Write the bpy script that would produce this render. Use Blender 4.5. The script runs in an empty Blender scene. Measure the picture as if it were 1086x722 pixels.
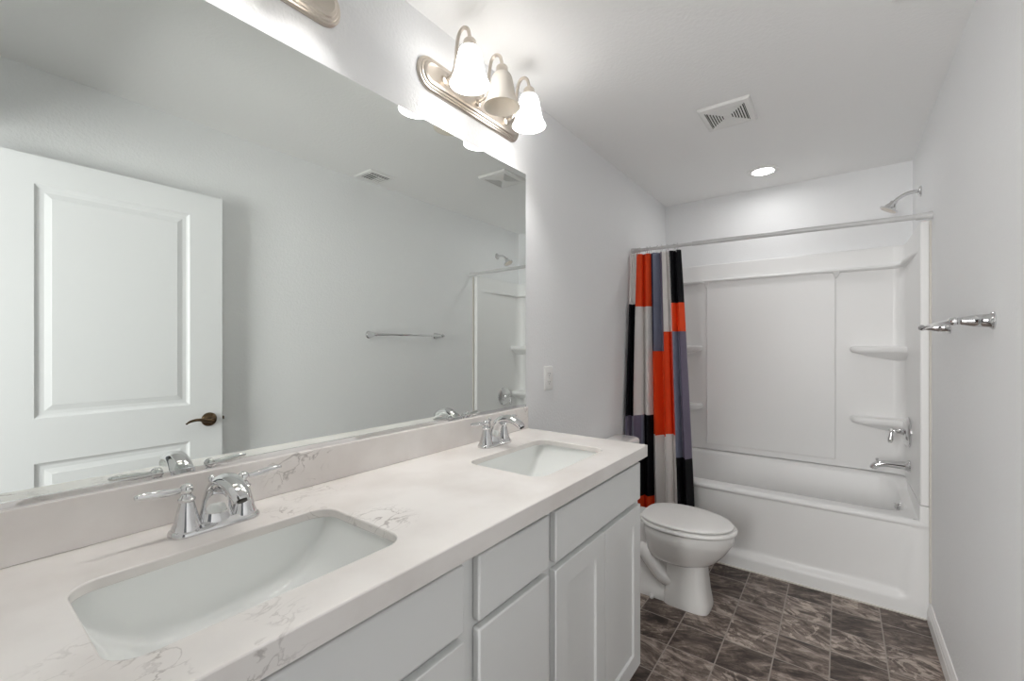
import bpy, bmesh, math, random
from mathutils import Vector, Matrix

# ------------------------------------------------------------------ camera, world, lights, exposure
SC = bpy.context.scene
COL = SC.collection
W, D, H = 1.48, 3.579, 2.457            # room width (x), far wall (y), ceiling height
TUBY = 2.92                             # front of the tub
FY = -0.01                              # inner face of the doorway wall

cam_data = bpy.data.cameras.new('camera')
cam = bpy.data.objects.new('camera', cam_data)
COL.objects.link(cam)
cam_data.sensor_fit = 'HORIZONTAL'
cam_data.sensor_width = 36.0
cam_data.lens = 465.06 * 36.0 / 1086.0
cam_data.shift_y = 4.35 / 1086.0
cam_data.clip_start = 0.01
cam.location = (1.128, 0.0, 1.343)
cam.rotation_euler = (math.radians(90), 0, math.radians(36.802))
SC.camera = cam

world = bpy.data.worlds.new('world')
SC.world = world
world.use_nodes = True
bg = world.node_tree.nodes['Background']
bg.inputs[0].default_value = (0.92, 0.95, 1.0, 1)
bg.inputs[1].default_value = 0.1

SHADE_E = 4.4       # lit glass shades of the vanity lights
BULB_E = 500.0       # bulbs inside the lit shades, shining down through the open rims
CAN_E = 42.0         # lens of the recessed light
HALL_W = 56.0        # added fill light in the hall, standing in for daylight
SC.view_settings.view_transform = 'Standard'
SC.view_settings.look = 'None'
SC.view_settings.gamma = 1.0
SC.view_settings.use_curve_mapping = False
SC.view_settings.exposure = 0.56
SC.cycles.diffuse_bounces = 8
SC.cycles.glossy_bounces = 6
SC.cycles.max_bounces = 14
SC.cycles.sample_clamp_indirect = 3.0

hl = bpy.data.lights.new('hall_fill', 'AREA')
hl.shape = 'RECTANGLE'; hl.size = 0.8; hl.size_y = 1.5
hl.energy = HALL_W; hl.color = (1.0, 0.99, 0.975)
hlo = bpy.data.objects.new('hall_fill_light', hl); COL.objects.link(hlo)
hlo.location = (0.50, -1.60, 1.55)          # unseen area light added to brighten the room through the doorway
hlo.rotation_euler = (Vector((1.22, 1.6, 1.45)) - Vector((0.50, -1.60, 1.55))).to_track_quat('-Z', 'Y').to_euler()

# ------------------------------------------------------------------ materials
def nodes_of(m):
    m.use_nodes = True
    nt = m.node_tree
    return nt, nt.nodes, nt.links

def simple(name, col, rough=0.5, metal=0.0, spec=0.5, coat=0.0, emit=None, es=0.0):
    m = bpy.data.materials.new(name)
    nt, n, l = nodes_of(m)
    b = n['Principled BSDF']
    b.inputs['Base Color'].default_value = (*col, 1)
    b.inputs['Roughness'].default_value = rough
    b.inputs['Metallic'].default_value = metal
    b.inputs['Specular IOR Level'].default_value = spec
    b.inputs['Coat Weight'].default_value = coat
    if emit:
        b.inputs['Emission Color'].default_value = (*emit, 1)
        b.inputs['Emission Strength'].default_value = es
    return m

def add_bump(m, scale, strength, dist=0.002, detail=3.0, stretch=None):
    nt, n, l = nodes_of(m)
    tc = n.new('ShaderNodeTexCoord')
    no = n.new('ShaderNodeTexNoise'); no.inputs['Scale'].default_value = scale; no.inputs['Detail'].default_value = detail
    bp = n.new('ShaderNodeBump'); bp.inputs['Strength'].default_value = strength; bp.inputs['Distance'].default_value = dist
    if stretch:
        mp = n.new('ShaderNodeMapping'); mp.inputs['Scale'].default_value = stretch
        l.new(tc.outputs['Object'], mp.inputs['Vector']); l.new(mp.outputs[0], no.inputs['Vector'])
    else:
        l.new(tc.outputs['Object'], no.inputs['Vector'])
    l.new(no.outputs['Fac'], bp.inputs['Height'])
    l.new(bp.outputs[0], n['Principled BSDF'].inputs['Normal'])
    return m

M = {}
M['wall'] = add_bump(simple('wall_paint', (0.843, 0.85, 0.857), 0.6, spec=0.25), 95, 0.5, 0.003)
M['ceiling'] = add_bump(simple('ceiling_paint', (0.895, 0.895, 0.89), 0.75, spec=0.15), 70, 0.4, 0.003)
M['hall_dark'] = simple('hall_dark', (0.045, 0.04, 0.036), 0.8)  # unseen hall made near-black to put dark reflections into the chrome
M['trim'] = simple('trim_paint', (0.84, 0.83, 0.82), 0.35)
M['door'] = simple('door_paint', (0.80, 0.81, 0.82), 0.4)
M['caulk'] = simple('aged_caulk', (0.66, 0.63, 0.58), 0.6)
M['cabinet'] = add_bump(simple('cabinet_paint', (0.78, 0.79, 0.785), 0.38), 160, 0.05, 0.001)
M['dark_gap'] = simple('dark_gap', (0.03, 0.03, 0.03), 0.8)
M['porcelain'] = simple('porcelain', (0.86, 0.855, 0.84), 0.08, spec=0.6, coat=0.3)
M['sink'] = simple('sink_porcelain', (0.86, 0.875, 0.86), 0.1, spec=0.6, coat=0.3)
M['acrylic'] = add_bump(simple('white_acrylic', (0.85, 0.85, 0.845), 0.36, spec=0.5), 300, 0.02, 0.0006)
M['apron'] = M['acrylic']
M['chrome'] = simple('chrome', (0.74, 0.74, 0.745), 0.045, metal=1.0)
M['nickel'] = add_bump(simple('brushed_nickel', (0.66, 0.60, 0.53), 0.28, metal=1.0), 60, 0.06, 0.001, 2, (1, 0.04, 1))
M['bronze'] = simple('antique_bronze', (0.15, 0.10, 0.06), 0.2, metal=1.0)
M['white_plastic'] = simple('white_plastic', (0.83, 0.825, 0.81), 0.35)
M['grey_slot'] = simple('slot_shadow', (0.06, 0.055, 0.05), 0.8)
M['black_slot'] = simple('duct_darkness', (0.01, 0.01, 0.01), 0.9, spec=0.1)
M['rod'] = simple('white_rod_enamel', (0.60, 0.60, 0.60), 0.3)
M['shade_lit'] = simple('lit_frosted_glass', (0.9, 0.88, 0.85), 0.3, emit=(1.0, 0.985, 0.965), es=SHADE_E)
M['bulb_lit'] = simple('lit_bulb', (0.9, 0.88, 0.85), 0.3, emit=(1.0, 0.985, 0.965), es=BULB_E)
M['shade_dim'] = simple('dim_frosted_glass', (0.9, 0.88, 0.85), 0.3, emit=(1.0, 0.985, 0.965), es=0.15)
M['bulb_dim'] = simple('dim_bulb', (0.9, 0.88, 0.85), 0.3, emit=(1.0, 0.985, 0.965), es=150.0)
M['lens_lit'] = simple('lit_lens', (0.9, 0.9, 0.9), 0.3, emit=(1.0, 0.995, 0.985), es=CAN_E)

def glass_off():
    m = bpy.data.materials.new('frosted_glass_off')
    nt, n, l = nodes_of(m)
    n.remove(n['Principled BSDF'])
    out = n['Material Output']
    d = n.new('ShaderNodeBsdfDiffuse'); d.inputs[0].default_value = (0.86, 0.82, 0.76, 1)
    t = n.new('ShaderNodeBsdfTranslucent'); t.inputs[0].default_value = (0.86, 0.82, 0.76, 1)
    g = n.new('ShaderNodeBsdfGlossy'); g.inputs['Roughness'].default_value = 0.25
    a = n.new('ShaderNodeMixShader'); a.inputs[0].default_value = 0.35
    b = n.new('ShaderNodeMixShader'); b.inputs[0].default_value = 0.05
    l.new(d.outputs[0], a.inputs[1]); l.new(t.outputs[0], a.inputs[2])
    l.new(a.outputs[0], b.inputs[1]); l.new(g.outputs[0], b.inputs[2])
    l.new(b.outputs[0], out.inputs['Surface'])
    return m
M['shade_off'] = glass_off()

def mirror_mat():
    m = bpy.data.materials.new('mirror_silver')
    nt, n, l = nodes_of(m)
    n.remove(n['Principled BSDF'])
    g = n.new('ShaderNodeBsdfGlossy'); g.inputs['Roughness'].default_value = 0.0
    g.inputs[0].default_value = (0.855, 0.89, 0.865, 1)
    l.new(g.outputs[0], n['Material Output'].inputs['Surface'])
    return m
M['mirror'] = mirror_mat()

def fabric(name, col, rough=0.6, sheen=0.2, spec=0.3):
    m = simple(name, col, rough, spec=spec)
    m.node_tree.nodes['Principled BSDF'].inputs['Sheen Weight'].default_value = sheen
    return m
FAB = [fabric('cloth_white', (0.78, 0.75, 0.73)), fabric('cloth_red', (0.83, 0.07, 0.012), sheen=0.0),
       fabric('cloth_black', (0.006, 0.006, 0.008), sheen=0.0, spec=0.15), fabric('cloth_slate', (0.20, 0.215, 0.30), 0.4),
       fabric('cloth_purple', (0.15, 0.125, 0.19), 0.4), fabric('cloth_fold_sheen', (0.03, 0.03, 0.07), 0.4)]

def math_node(n, l, op, a, b=None, c=None):
    x = n.new('ShaderNodeMath'); x.operation = op
    for i, v in enumerate((a, b, c)):
        if v is None: continue
        if isinstance(v, (int, float)): x.inputs[i].default_value = v
        else: l.new(v, x.inputs[i])
    return x.outputs[0]

def quartz():
    m = bpy.data.materials.new('veined_quartz')
    nt, n, l = nodes_of(m)
    b = n['Principled BSDF']
    tc = n.new('ShaderNodeTexCoord')
    mp = n.new('ShaderNodeMapping'); mp.inputs['Rotation'].default_value = (0.4, 0.3, 0.6); mp.inputs['Scale'].default_value = (1.4, 0.9, 1.3)
    l.new(tc.outputs['Object'], mp.inputs['Vector'])
    n1 = n.new('ShaderNodeTexNoise'); n1.inputs['Scale'].default_value = 14.0; n1.inputs['Detail'].default_value = 6; n1.inputs['Distortion'].default_value = 1.6
    l.new(mp.outputs[0], n1.inputs['Vector'])
    d1 = math_node(n, l, 'ABSOLUTE', math_node(n, l, 'SUBTRACT', n1.outputs['Fac'], 0.5))
    r1 = n.new('ShaderNodeValToRGB'); r1.color_ramp.elements[0].position = 0.0; r1.color_ramp.elements[0].color = (1, 1, 1, 1)
    r1.color_ramp.elements[1].position = 0.03; r1.color_ramp.elements[1].color = (0, 0, 0, 1)
    l.new(d1, r1.inputs[0])
    # veins gather in a few clouds of the slab
    clouds = None
    for (x, y, z, r) in ((0.50, 0.17, 0.97, 0.17), (0.02, 0.60, 1.03, 0.13), (0.01, 1.56, 1.06, 0.07), (0.34, 0.58, 0.97, 0.09), (0.15, 0.50, 0.97, 0.08)):
        dn = n.new('ShaderNodeVectorMath'); dn.operation = 'DISTANCE'
        l.new(tc.outputs['Object'], dn.inputs[0]); dn.inputs[1].default_value = (x - 0.28, y - 0.8, z - 0.953)
        mr = n.new('ShaderNodeMapRange'); mr.inputs['From Min'].default_value = r * 0.45; mr.inputs['From Max'].default_value = r
        mr.inputs['To Min'].default_value = 1.0; mr.inputs['To Max'].default_value = 0.0
        l.new(dn.outputs['Value'], mr.inputs['Value'])
        clouds = mr.outputs[0] if clouds is None else math_node(n, l, 'MAXIMUM', clouds, mr.outputs[0])
    n2 = n.new('ShaderNodeTexNoise'); n2.inputs['Scale'].default_value = 13.0; n2.inputs['Detail'].default_value = 2
    l.new(tc.outputs['Object'], n2.inputs['Vector'])
    r2 = n.new('ShaderNodeValToRGB'); r2.color_ramp.elements[0].position = 0.40; r2.color_ramp.elements[1].position = 0.56
    l.new(n2.outputs['Fac'], r2.inputs[0])
    cl2 = math_node(n, l, 'MULTIPLY', clouds, r2.outputs[0])
    fac = math_node(n, l, 'MULTIPLY', math_node(n, l, 'MULTIPLY', r1.outputs[0], cl2), 0.6)
    n3 = n.new('ShaderNodeTexNoise'); n3.inputs['Scale'].default_value = 5; n3.inputs['Detail'].default_value = 5
    l.new(tc.outputs['Object'], n3.inputs['Vector'])
    r3 = n.new('ShaderNodeValToRGB'); r3.color_ramp.elements[0].color = (0.72, 0.68, 0.65, 1); r3.color_ramp.elements[1].color = (0.83, 0.80, 0.775, 1)
    r3.color_ramp.elements[0].position = 0.3; r3.color_ramp.elements[1].position = 0.6
    l.new(n3.outputs['Fac'], r3.inputs[0])
    mx = n.new('ShaderNodeMix'); mx.data_type = 'RGBA'
    l.new(fac, mx.inputs[0]); l.new(r3.outputs[0], mx.inputs[6]); mx.inputs[7].default_value = (0.20, 0.165, 0.15, 1)
    l.new(mx.outputs[2], b.inputs['Base Color'])
    b.inputs['Roughness'].default_value = 0.22
    return m
M['quartz'] = quartz()

TILE, TX0, TYO = 0.1945, 0.315, 0.041
def tile_floor():
    m = bpy.data.materials.new('slate_vinyl_tile')
    nt, n, l = nodes_of(m)
    b = n['Principled BSDF']
    tc = n.new('ShaderNodeTexCoord')
    sp = n.new('ShaderNodeSeparateXYZ'); l.new(tc.outputs['Object'], sp.inputs[0])
    u = math_node(n, l, 'DIVIDE', math_node(n, l, 'SUBTRACT', sp.outputs[0], TX0), TILE)
    v = math_node(n, l, 'DIVIDE', math_node(n, l, 'SUBTRACT', sp.outputs[1], TYO), TILE)
    fu, fv = math_node(n, l, 'FLOOR', u), math_node(n, l, 'FLOOR', v)
    ru, rv = math_node(n, l, 'SUBTRACT', u, fu), math_node(n, l, 'SUBTRACT', v, fv)
    eu = math_node(n, l, 'MINIMUM', ru, math_node(n, l, 'SUBTRACT', 1.0, ru))
    ev = math_node(n, l, 'MINIMUM', rv, math_node(n, l, 'SUBTRACT', 1.0, rv))
    edge = math_node(n, l, 'MINIMUM', eu, ev)
    grout = n.new('ShaderNodeValToRGB')
    grout.color_ramp.elements[0].position = 0.009; grout.color_ramp.elements[0].color = (1, 1, 1, 1)
    grout.color_ramp.elements[1].position = 0.017; grout.color_ramp.elements[1].color = (0, 0, 0, 1)
    l.new(edge, grout.inputs[0])
    cid = n.new('ShaderNodeCombineXYZ'); l.new(fu, cid.inputs[0]); l.new(fv, cid.inputs[1]); cid.inputs[2].default_value = 3.0
    wn = n.new('ShaderNodeTexWhiteNoise'); wn.noise_dimensions = '3D'; l.new(cid.outputs[0], wn.inputs['Vector'])
    # per tile offset and slant of the veining
    off = n.new('ShaderNodeVectorMath'); off.operation = 'SCALE'; off.inputs['Scale'].default_value = 17.0
    l.new(wn.outputs['Color'], off.inputs[0])
    rot = n.new('ShaderNodeVectorRotate'); rot.rotation_type = 'Z_AXIS'
    l.new(tc.outputs['Object'], rot.inputs['Vector'])
    l.new(math_node(n, l, 'MULTIPLY_ADD', wn.outputs['Value'], 0.9, -0.55), rot.inputs['Angle'])
    add = n.new('ShaderNodeVectorMath'); add.operation = 'ADD'
    l.new(rot.outputs[0], add.inputs[0]); l.new(off.outputs[0], add.inputs[1])
    st = n.new('ShaderNodeMapping'); st.inputs['Scale'].default_value = (6.0, 17.0, 6.0)
    l.new(add.outputs[0], st.inputs['Vector'])
    n1 = n.new('ShaderNodeTexNoise'); n1.inputs['Scale'].default_value = 1.0; n1.inputs['Detail'].default_value = 12; n1.inputs['Roughness'].default_value = 0.72; n1.inputs['Distortion'].default_value = 1.2
    l.new(st.outputs[0], n1.inputs['Vector'])
    n2 = n.new('ShaderNodeTexNoise'); n2.inputs['Scale'].default_value = 7.0; n2.inputs['Detail'].default_value = 6; n2.inputs['Roughness'].default_value = 0.6; n2.inputs['Distortion'].default_value = 2.5
    l.new(add.outputs[0], n2.inputs['Vector'])
    # flaked slate: hard-edged plates, a sharp step of the large noise
    pl = n.new('ShaderNodeValToRGB')
    pl.color_ramp.elements[0].position = 0.515; pl.color_ramp.elements[1].position = 0.535
    l.new(n2.outputs['Fac'], pl.inputs[0])
    tone = n.new('ShaderNodeSeparateColor'); l.new(wn.outputs['Color'], tone.inputs[0])
    plate = math_node(n, l, 'MULTIPLY', pl.outputs[0], math_node(n, l, 'MULTIPLY_ADD', tone.outputs[1], 0.26, -0.04))
    val = math_node(n, l, 'ADD', math_node(n, l, 'MULTIPLY_ADD', n1.outputs['Fac'], 1.6, -0.30),
                    math_node(n, l, 'ADD', plate, math_node(n, l, 'MULTIPLY_ADD', tone.outputs[0], 0.20, -0.135)))
    cr = n.new('ShaderNodeValToRGB')
    e = cr.color_ramp.elements
    e[0].position = 0.22; e[0].color = (0.020, 0.012, 0.009, 1)
    e[1].position = 0.80; e[1].color = (0.52, 0.44, 0.38, 1)
    for p, c in ((0.34, (0.055, 0.037, 0.029, 1)), (0.44, (0.105, 0.076, 0.062, 1)), (0.53, (0.175, 0.134, 0.112, 1)), (0.63, (0.30, 0.245, 0.21, 1))):
        x = e.new(p); x.color = c
    l.new(val, cr.inputs[0])
    mx = n.new('ShaderNodeMix'); mx.data_type = 'RGBA'
    l.new(grout.outputs[0], mx.inputs[0]); l.new(cr.outputs[0], mx.inputs[6]); mx.inputs[7].default_value = (0.33, 0.29, 0.255, 1)
    l.new(mx.outputs[2], b.inputs['Base Color'])
    b.inputs['Roughness'].default_value = 0.42
    bp = n.new('ShaderNodeBump'); bp.inputs['Strength'].default_value = 0.25; bp.inputs['Distance'].default_value = 0.002
    l.new(math_node(n, l, 'SUBTRACT', val, grout.outputs[0]), bp.inputs['Height'])
    l.new(bp.outputs[0], b.inputs['Normal'])
    return m
M['floor'] = tile_floor()

# ------------------------------------------------------------------ object helpers
def thing(name, label, cat, loc=(0, 0, 0), group=None):
    o = bpy.data.objects.new(name, None); COL.objects.link(o)
    o.empty_display_size = 0.05
    o.location = loc
    o['label'] = label; o['category'] = cat
    if group: o['group'] = group
    return o

def tag(o, label, cat, group=None):
    o['label'] = label; o['category'] = cat
    if group: o['group'] = group
    return o

def root_loc(p):
    v = Vector((0, 0, 0))
    while p is not None:
        v += p.location; p = p.parent
    return v

def obj(name, bm, mat, parent=None, world=True, smooth=40, bevel=0.0, segs=2, weld=True, origin=None):
    if weld: bmesh.ops.remove_doubles(bm, verts=bm.verts, dist=1e-5)
    bmesh.ops.recalc_face_normals(bm, faces=bm.faces)
    off = Vector((0, 0, 0))
    if parent is not None and world:
        off = root_loc(parent)
    if origin is not None: off = Vector(origin)
    if off.length > 0:
        bmesh.ops.translate(bm, verts=bm.verts, vec=-off)
    me = bpy.data.meshes.new(name)
    bm.to_mesh(me); bm.free()
    for m in (mat if isinstance(mat, (list, tuple)) else [mat]): me.materials.append(m)
    if smooth:
        me.polygons.foreach_set('use_smooth', [True] * len(me.polygons))
        me.set_sharp_from_angle(angle=math.radians(smooth))
    o = bpy.data.objects.new(name, me); COL.objects.link(o)
    if parent is not None: o.parent = parent
    elif origin is not None: o.location = origin
    if bevel > 0:
        b = o.modifiers.new('bevel', 'BEVEL'); b.width = bevel; b.segments = segs; b.limit_method = 'ANGLE'; b.angle_limit = math.radians(40)
        b.harden_normals = False
    return o

def struct(name, bm, mat, **k):
    o = obj(name, bm, mat, **k); o['kind'] = 'structure'; return o

def copy_tree(o, parent=None):
    c = o.copy(); COL.objects.link(c); c.parent = parent
    for ch in list(o.children): copy_tree(ch, c)
    return c

def B(): return bmesh.new()

def box(bm, x0, x1, y0, y1, z0, z1):
    v = [bm.verts.new((x, y, z)) for x in (x0, x1) for y in (y0, y1) for z in (z0, z1)]
    for f in ((0, 1, 3, 2), (4, 6, 7, 5), (0, 4, 5, 1), (2, 3, 7, 6), (0, 2, 6, 4), (1, 5, 7, 3)):
        bm.faces.new([v[i] for i in f])
    return v

def loft(bm, rings, cap0=True, cap1=True, closed=True):
    R = [[bm.verts.new(p) for p in r] for r in rings]
    n = len(R[0])
    for a, b in zip(R, R[1:]):
        for i in range(n if closed else n - 1):
            j = (i + 1) % n
            try: bm.faces.new((a[i], a[j], b[j], b[i]))
            except ValueError: pass
    if cap0: bm.faces.new(R[0][::-1])
    if cap1: bm.faces.new(R[-1])
    return R

def frame_to(axis):
    z = Vector(axis).normalized()
    h = Vector((0, 0, 1)) if abs(z.z) < 0.9 else Vector((1, 0, 0))
    x = h.cross(z).normalized(); y = z.cross(x)
    return x, y, z

def lathe(bm, base, axis, prof, seg=32, cap0=True, cap1=True):
    x, y, z = frame_to(axis); base = Vector(base)
    rings = []
    for r, h in prof:
        r = max(r, 1e-4)
        rings.append([base + z * h + (x * math.cos(2 * math.pi * i / seg) + y * math.sin(2 * math.pi * i / seg)) * r for i in range(seg)])
    loft(bm, rings, cap0, cap1)

def smooth_path(pts, n):
    """Catmull-Rom through points of any dimension."""
    P = [tuple(p) for p in pts]
    P = [tuple(2 * a - b for a, b in zip(P[0], P[1]))] + P + [tuple(2 * a - b for a, b in zip(P[-1], P[-2]))]
    out = []
    for i in range(1, len(P) - 2):
        for k in range(n):
            t = k / n
            out.append(tuple(0.5 * (2 * b + (c - a) * t + (2 * a - 5 * b + 4 * c - d) * t * t + (-a + 3 * b - 3 * c + d) * t ** 3)
                             for a, b, c, d in zip(P[i - 1], P[i], P[i + 1], P[i + 2])))
    out.append(P[-2])
    return out

def tube(bm, pts, radii, seg=16, n=6, side=(0, 1, 0), wide=1.0, cap=True):
    """round or flattened tube along a smooth path; radii per control point; `side` is the direction that gets `wide`."""
    if isinstance(radii, (int, float)): radii = [radii] * len(pts)
    Q = smooth_path([tuple(p) + (r,) for p, r in zip(pts, radii)], n)
    rings = []
    up0 = Vector(side)
    for i, q in enumerate(Q):
        p = Vector(q[:3]); r = max(q[3], 2e-4)
        a = Vector(Q[max(0, i - 1)][:3]); b = Vector(Q[min(len(Q) - 1, i + 1)][:3])
        t = (b - a).normalized()
        s = (up0 - t * up0.dot(t))
        if s.length < 1e-4: s = Vector((1, 0, 0)) - t * t.x
        s.normalize(); w = t.cross(s)
        rings.append([p + s * (math.cos(2 * math.pi * k / seg) * r * wide) + w * (math.sin(2 * math.pi * k / seg) * r) for k in range(seg)])
    loft(bm, rings, cap, cap)

def ball(bm, c, r, seg=16, sx=1, sy=1, sz=1):
    mat = Matrix.Translation(Vector(c)) @ Matrix.Diagonal((sx, sy, sz, 1))
    bmesh.ops.create_uvsphere(bm, u_segments=seg, v_segments=max(8, seg // 2), radius=r, matrix=mat)

def rrect(cx, cy, hx, hy, r, k=8):
    """rounded rectangle, counter-clockwise, 4*(k+1) points"""
    out = []
    for q, (sx, sy) in enumerate(((1, 1), (-1, 1), (-1, -1), (1, -1))):
        for i in range(k + 1):
            a = math.pi / 2 * (q + i / k)
            out.append((cx + sx * (hx - r) + r * math.cos(a), cy + sy * (hy - r) + r * math.sin(a)))
    return out

def outer_for(cx, cy, hx, hy, hole, k=8):
    """points on a rectangle facing the points of rrect()"""
    out = []
    idx = 0
    for q in range(4):
        arc = hole[idx:idx + k + 1]; idx += k + 1
        sx, sy = ((1, 1), (-1, 1), (-1, -1), (1, -1))[q]
        corner = (cx + sx * hx, cy + sy * hy)
        if q in (0, 2):
            s, e = (corner[0], arc[0][1]), (arc[-1][0], corner[1])
        else:
            s, e = (arc[0][0], corner[1]), (corner[0], arc[-1][1])
        for i in range(k + 1):
            t = i / k
            if t <= 0.5: a, b, f = s, corner, t * 2
            else: a, b, f = corner, e, t * 2 - 1
            out.append((a[0] + (b[0] - a[0]) * f, a[1] + (b[1] - a[1]) * f))
    return out

def panel_slab(bm, P, u0, u1, v0, v1, depth, panels, steps):
    """Slab whose front carries moulded panels. P(u, v, d) maps to 3-D, d = distance behind the front face.
    panels: list of (pu0, pu1, pv0, pv1), stacked in v with the same u; steps: (inset, d) pairs."""
    us = [u0] + sorted({p[0] for p in panels} | {p[1] for p in panels}) + [u1]
    vs = [v0] + sorted({p[2] for p in panels} | {p[3] for p in panels}) + [v1]
    pset = {(p[0], p[1], p[2], p[3]) for p in panels}
    def q(a, b, c, d): bm.faces.new([bm.verts.new(x) for x in (a, b, c, d)])
    for i in range(len(us) - 1):
        for j in range(len(vs) - 1):
            a, b, c, d = us[i], us[i + 1], vs[j], vs[j + 1]
            if (a, b, c, d) in pset:
                prev = [(a, c), (b, c), (b, d), (a, d)]; pd = 0
                for ins, dep in steps:
                    cur = [(a + ins, c + ins), (b - ins, c + ins), (b - ins, d - ins), (a + ins, d - ins)]
                    for k in range(4):
                        m = (k + 1) % 4
                        q(P(*prev[k], pd), P(*prev[m], pd), P(*cur[m], dep), P(*cur[k], dep))
                    prev, pd = cur, dep
                q(*[P(*t, pd) for t in prev])
            else:
                q(P(a, c, 0), P(b, c, 0), P(b, d, 0), P(a, d, 0))
    for a, b in zip(us, us[1:]):
        q(P(a, v0, 0), P(b, v0, 0), P(b, v0, depth), P(a, v0, depth)); q(P(a, v1, 0), P(b, v1, 0), P(b, v1, depth), P(a, v1, depth))
    for a, b in zip(vs, vs[1:]):
        q(P(u0, a, 0), P(u0, b, 0), P(u0, b, depth), P(u0, a, depth)); q(P(u1, a, 0), P(u1, b, 0), P(u1, b, depth), P(u1, a, depth))
    for a, b in zip(us, us[1:]):
        for c, d in zip(vs, vs[1:]):
            q(P(a, c, depth), P(b, c, depth), P(b, d, depth), P(a, d, depth))

# ------------------------------------------------------------------ room shell
HY = -3.4
b = B(); box(b, -0.1, W + 0.1, FY - 0.12, D + 0.1, -0.05, 0); struct('floor', b, M['floor'])
b = B(); box(b, -0.1, W + 0.1, FY - 0.12, D + 0.1, H, H + 0.05); struct('ceiling', b, M['ceiling'])
b = B(); box(b, -0.1, 0, FY - 0.12, D + 0.1, 0, H); struct('wall_left', b, M['wall'])
b = B(); box(b, W, W + 0.1, FY - 0.12, D + 0.1, 0, H); struct('wall_right', b, M['wall'])
b = B(); box(b, 0, W, D, D + 0.1, 0, H); struct('wall_back', b, M['wall'])
b = B()
box(b, 0, 0.57, FY - 0.12, FY, 0, H); box(b, 0.57, W, FY - 0.12, FY, 2.11, H); box(b, 1.455, W, FY - 0.12, FY, 0, 2.11)
struct('wall_front', b, M['wall'])
# the hall outside the doorway, behind the camera
b = B(); box(b, -0.6, 2.4, HY - 0.1, FY - 0.12, -0.05, 0); struct('floor_hall', b, M['hall_dark'])
b = B(); box(b, -0.6, 2.4, HY - 0.1, FY - 0.12, H, H + 0.05); struct('ceiling_hall', b, M['hall_dark'])
b = B(); box(b, -0.6, 2.4, HY - 0.1, HY, 0, H); struct('wall_hall', b, M['hall_dark'])

def baseboard(name, P, y0, y1):
    prof = [(0, 0), (0.014, 0), (0.014, 0.058), (0.011, 0.064), (0.011, 0.074), (0.007, 0.082), (0.004, 0.092), (0, 0.094)]
    bm = B()
    loft(bm, [[P(a, y0, z) for a, z in prof], [P(a, y1, z) for a, z in prof]])
    return struct(name, bm, M['trim'], smooth=25)
baseboard('baseboard_right', lambda a, y, z: (W - a, y, z), 0.0, TUBY - 0.015)
baseboard('baseboard_left', lambda a, y, z: (a, y, z), 1.60, TUBY - 0.002)
# aged bead of caulk down the front edge of the surround
b = B(); box(b, W - 0.008, W, TUBY - 0.032, TUBY - 0.018, 0.10, 1.94); struct('trim_1', b, M['caulk'], bevel=0.002)
b = B(); box(b, 0.002, W - 0.015, TUBY - 0.006, TUBY + 0.01, 0.0, 0.006); struct('trim_2', b, M['caulk'], bevel=0.002)

# ------------------------------------------------------------------ open door against the right wall
DX = 1.405
door = bpy.data.objects.new('door_1', None); COL.objects.link(door); door.location = (DX, 0.07, 0.012)
door['kind'] = 'structure'
tag(door, 'white two-panel door swung open flat against the right wall', 'door')
b = B()
panel_slab(b, lambda u, v, d: (DX + d, u, v), 0.07, 0.906, 0.012, 2.085, 0.036,
           [(0.253, 0.766, 0.22, 0.876), (0.253, 0.766, 1.052, 1.974)],
           [(0.008, 0.005), (0.014, 0.007), (0.028, 0.007), (0.046, 0.003), (0.049, 0.002)])
obj('door_slab', b, M['door'], door, smooth=0, bevel=0.0015)
b = B()
lathe(b, (DX, 0.846, 0.971), (-1, 0, 0), [(0.034, 0), (0.034, 0.004), (0.030, 0.010), (0.018, 0.014), (0.012, 0.02), (0.011, 0.045), (0.013, 0.05), (0.012, 0.058), (0.004, 0.062)])
hd = obj('door_handle', b, M['bronze'], door); hd['label'] = 'bronze lever handle'
b = B()
tube(b, [(DX - 0.05, 0.85, 0.971), (DX - 0.052, 0.82, 0.973), (DX - 0.054, 0.785, 0.981), (DX - 0.054, 0.755, 0.978), (DX - 0.05, 0.735, 0.966)],
     [0.010, 0.009, 0.007, 0.006, 0.004], side=(0, 0, 1), wide=1.0)
obj('lever', b, M['bronze'], hd)
b = B(); box(b, DX + 0.006, DX + 0.030, 0.904, 0.9085, 0.94, 1.0)
lt = obj('latch_plate', b, M['bronze'], door)
b = B(); box(b, DX + 0.011, DX + 0.025, 0.907, 0.917, 0.962, 0.978); obj('latch_bolt', b, M['bronze'], lt)
for hz in (0.25, 1.05, 1.85):
    b = B(); lathe(b, (DX + 0.042, 0.064, hz - 0.045), (0, 0, 1), [(0.006, 0), (0.006, 0.09)], 12)
    box(b, DX + 0.002, DX + 0.042, 0.0675, 0.070, hz - 0.045, hz + 0.045)
    obj('hinge', b, M['bronze'], door)

# ------------------------------------------------------------------ bathtub
tub = thing('bathtub', 'white alcove bathtub below the far wall with rounded apron front', 'bathtub', (W / 2, TUBY, 0))
RIM = 0.478
BY = 3.535
def sstep(a, b_, x):
    t = min(1, max(0, (x - a) / (b_ - a))); return t * t * (3 - 2 * t)
def deck_z(y): return RIM + 0.075 * sstep(3.30, 3.50, y)
b = B()
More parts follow.
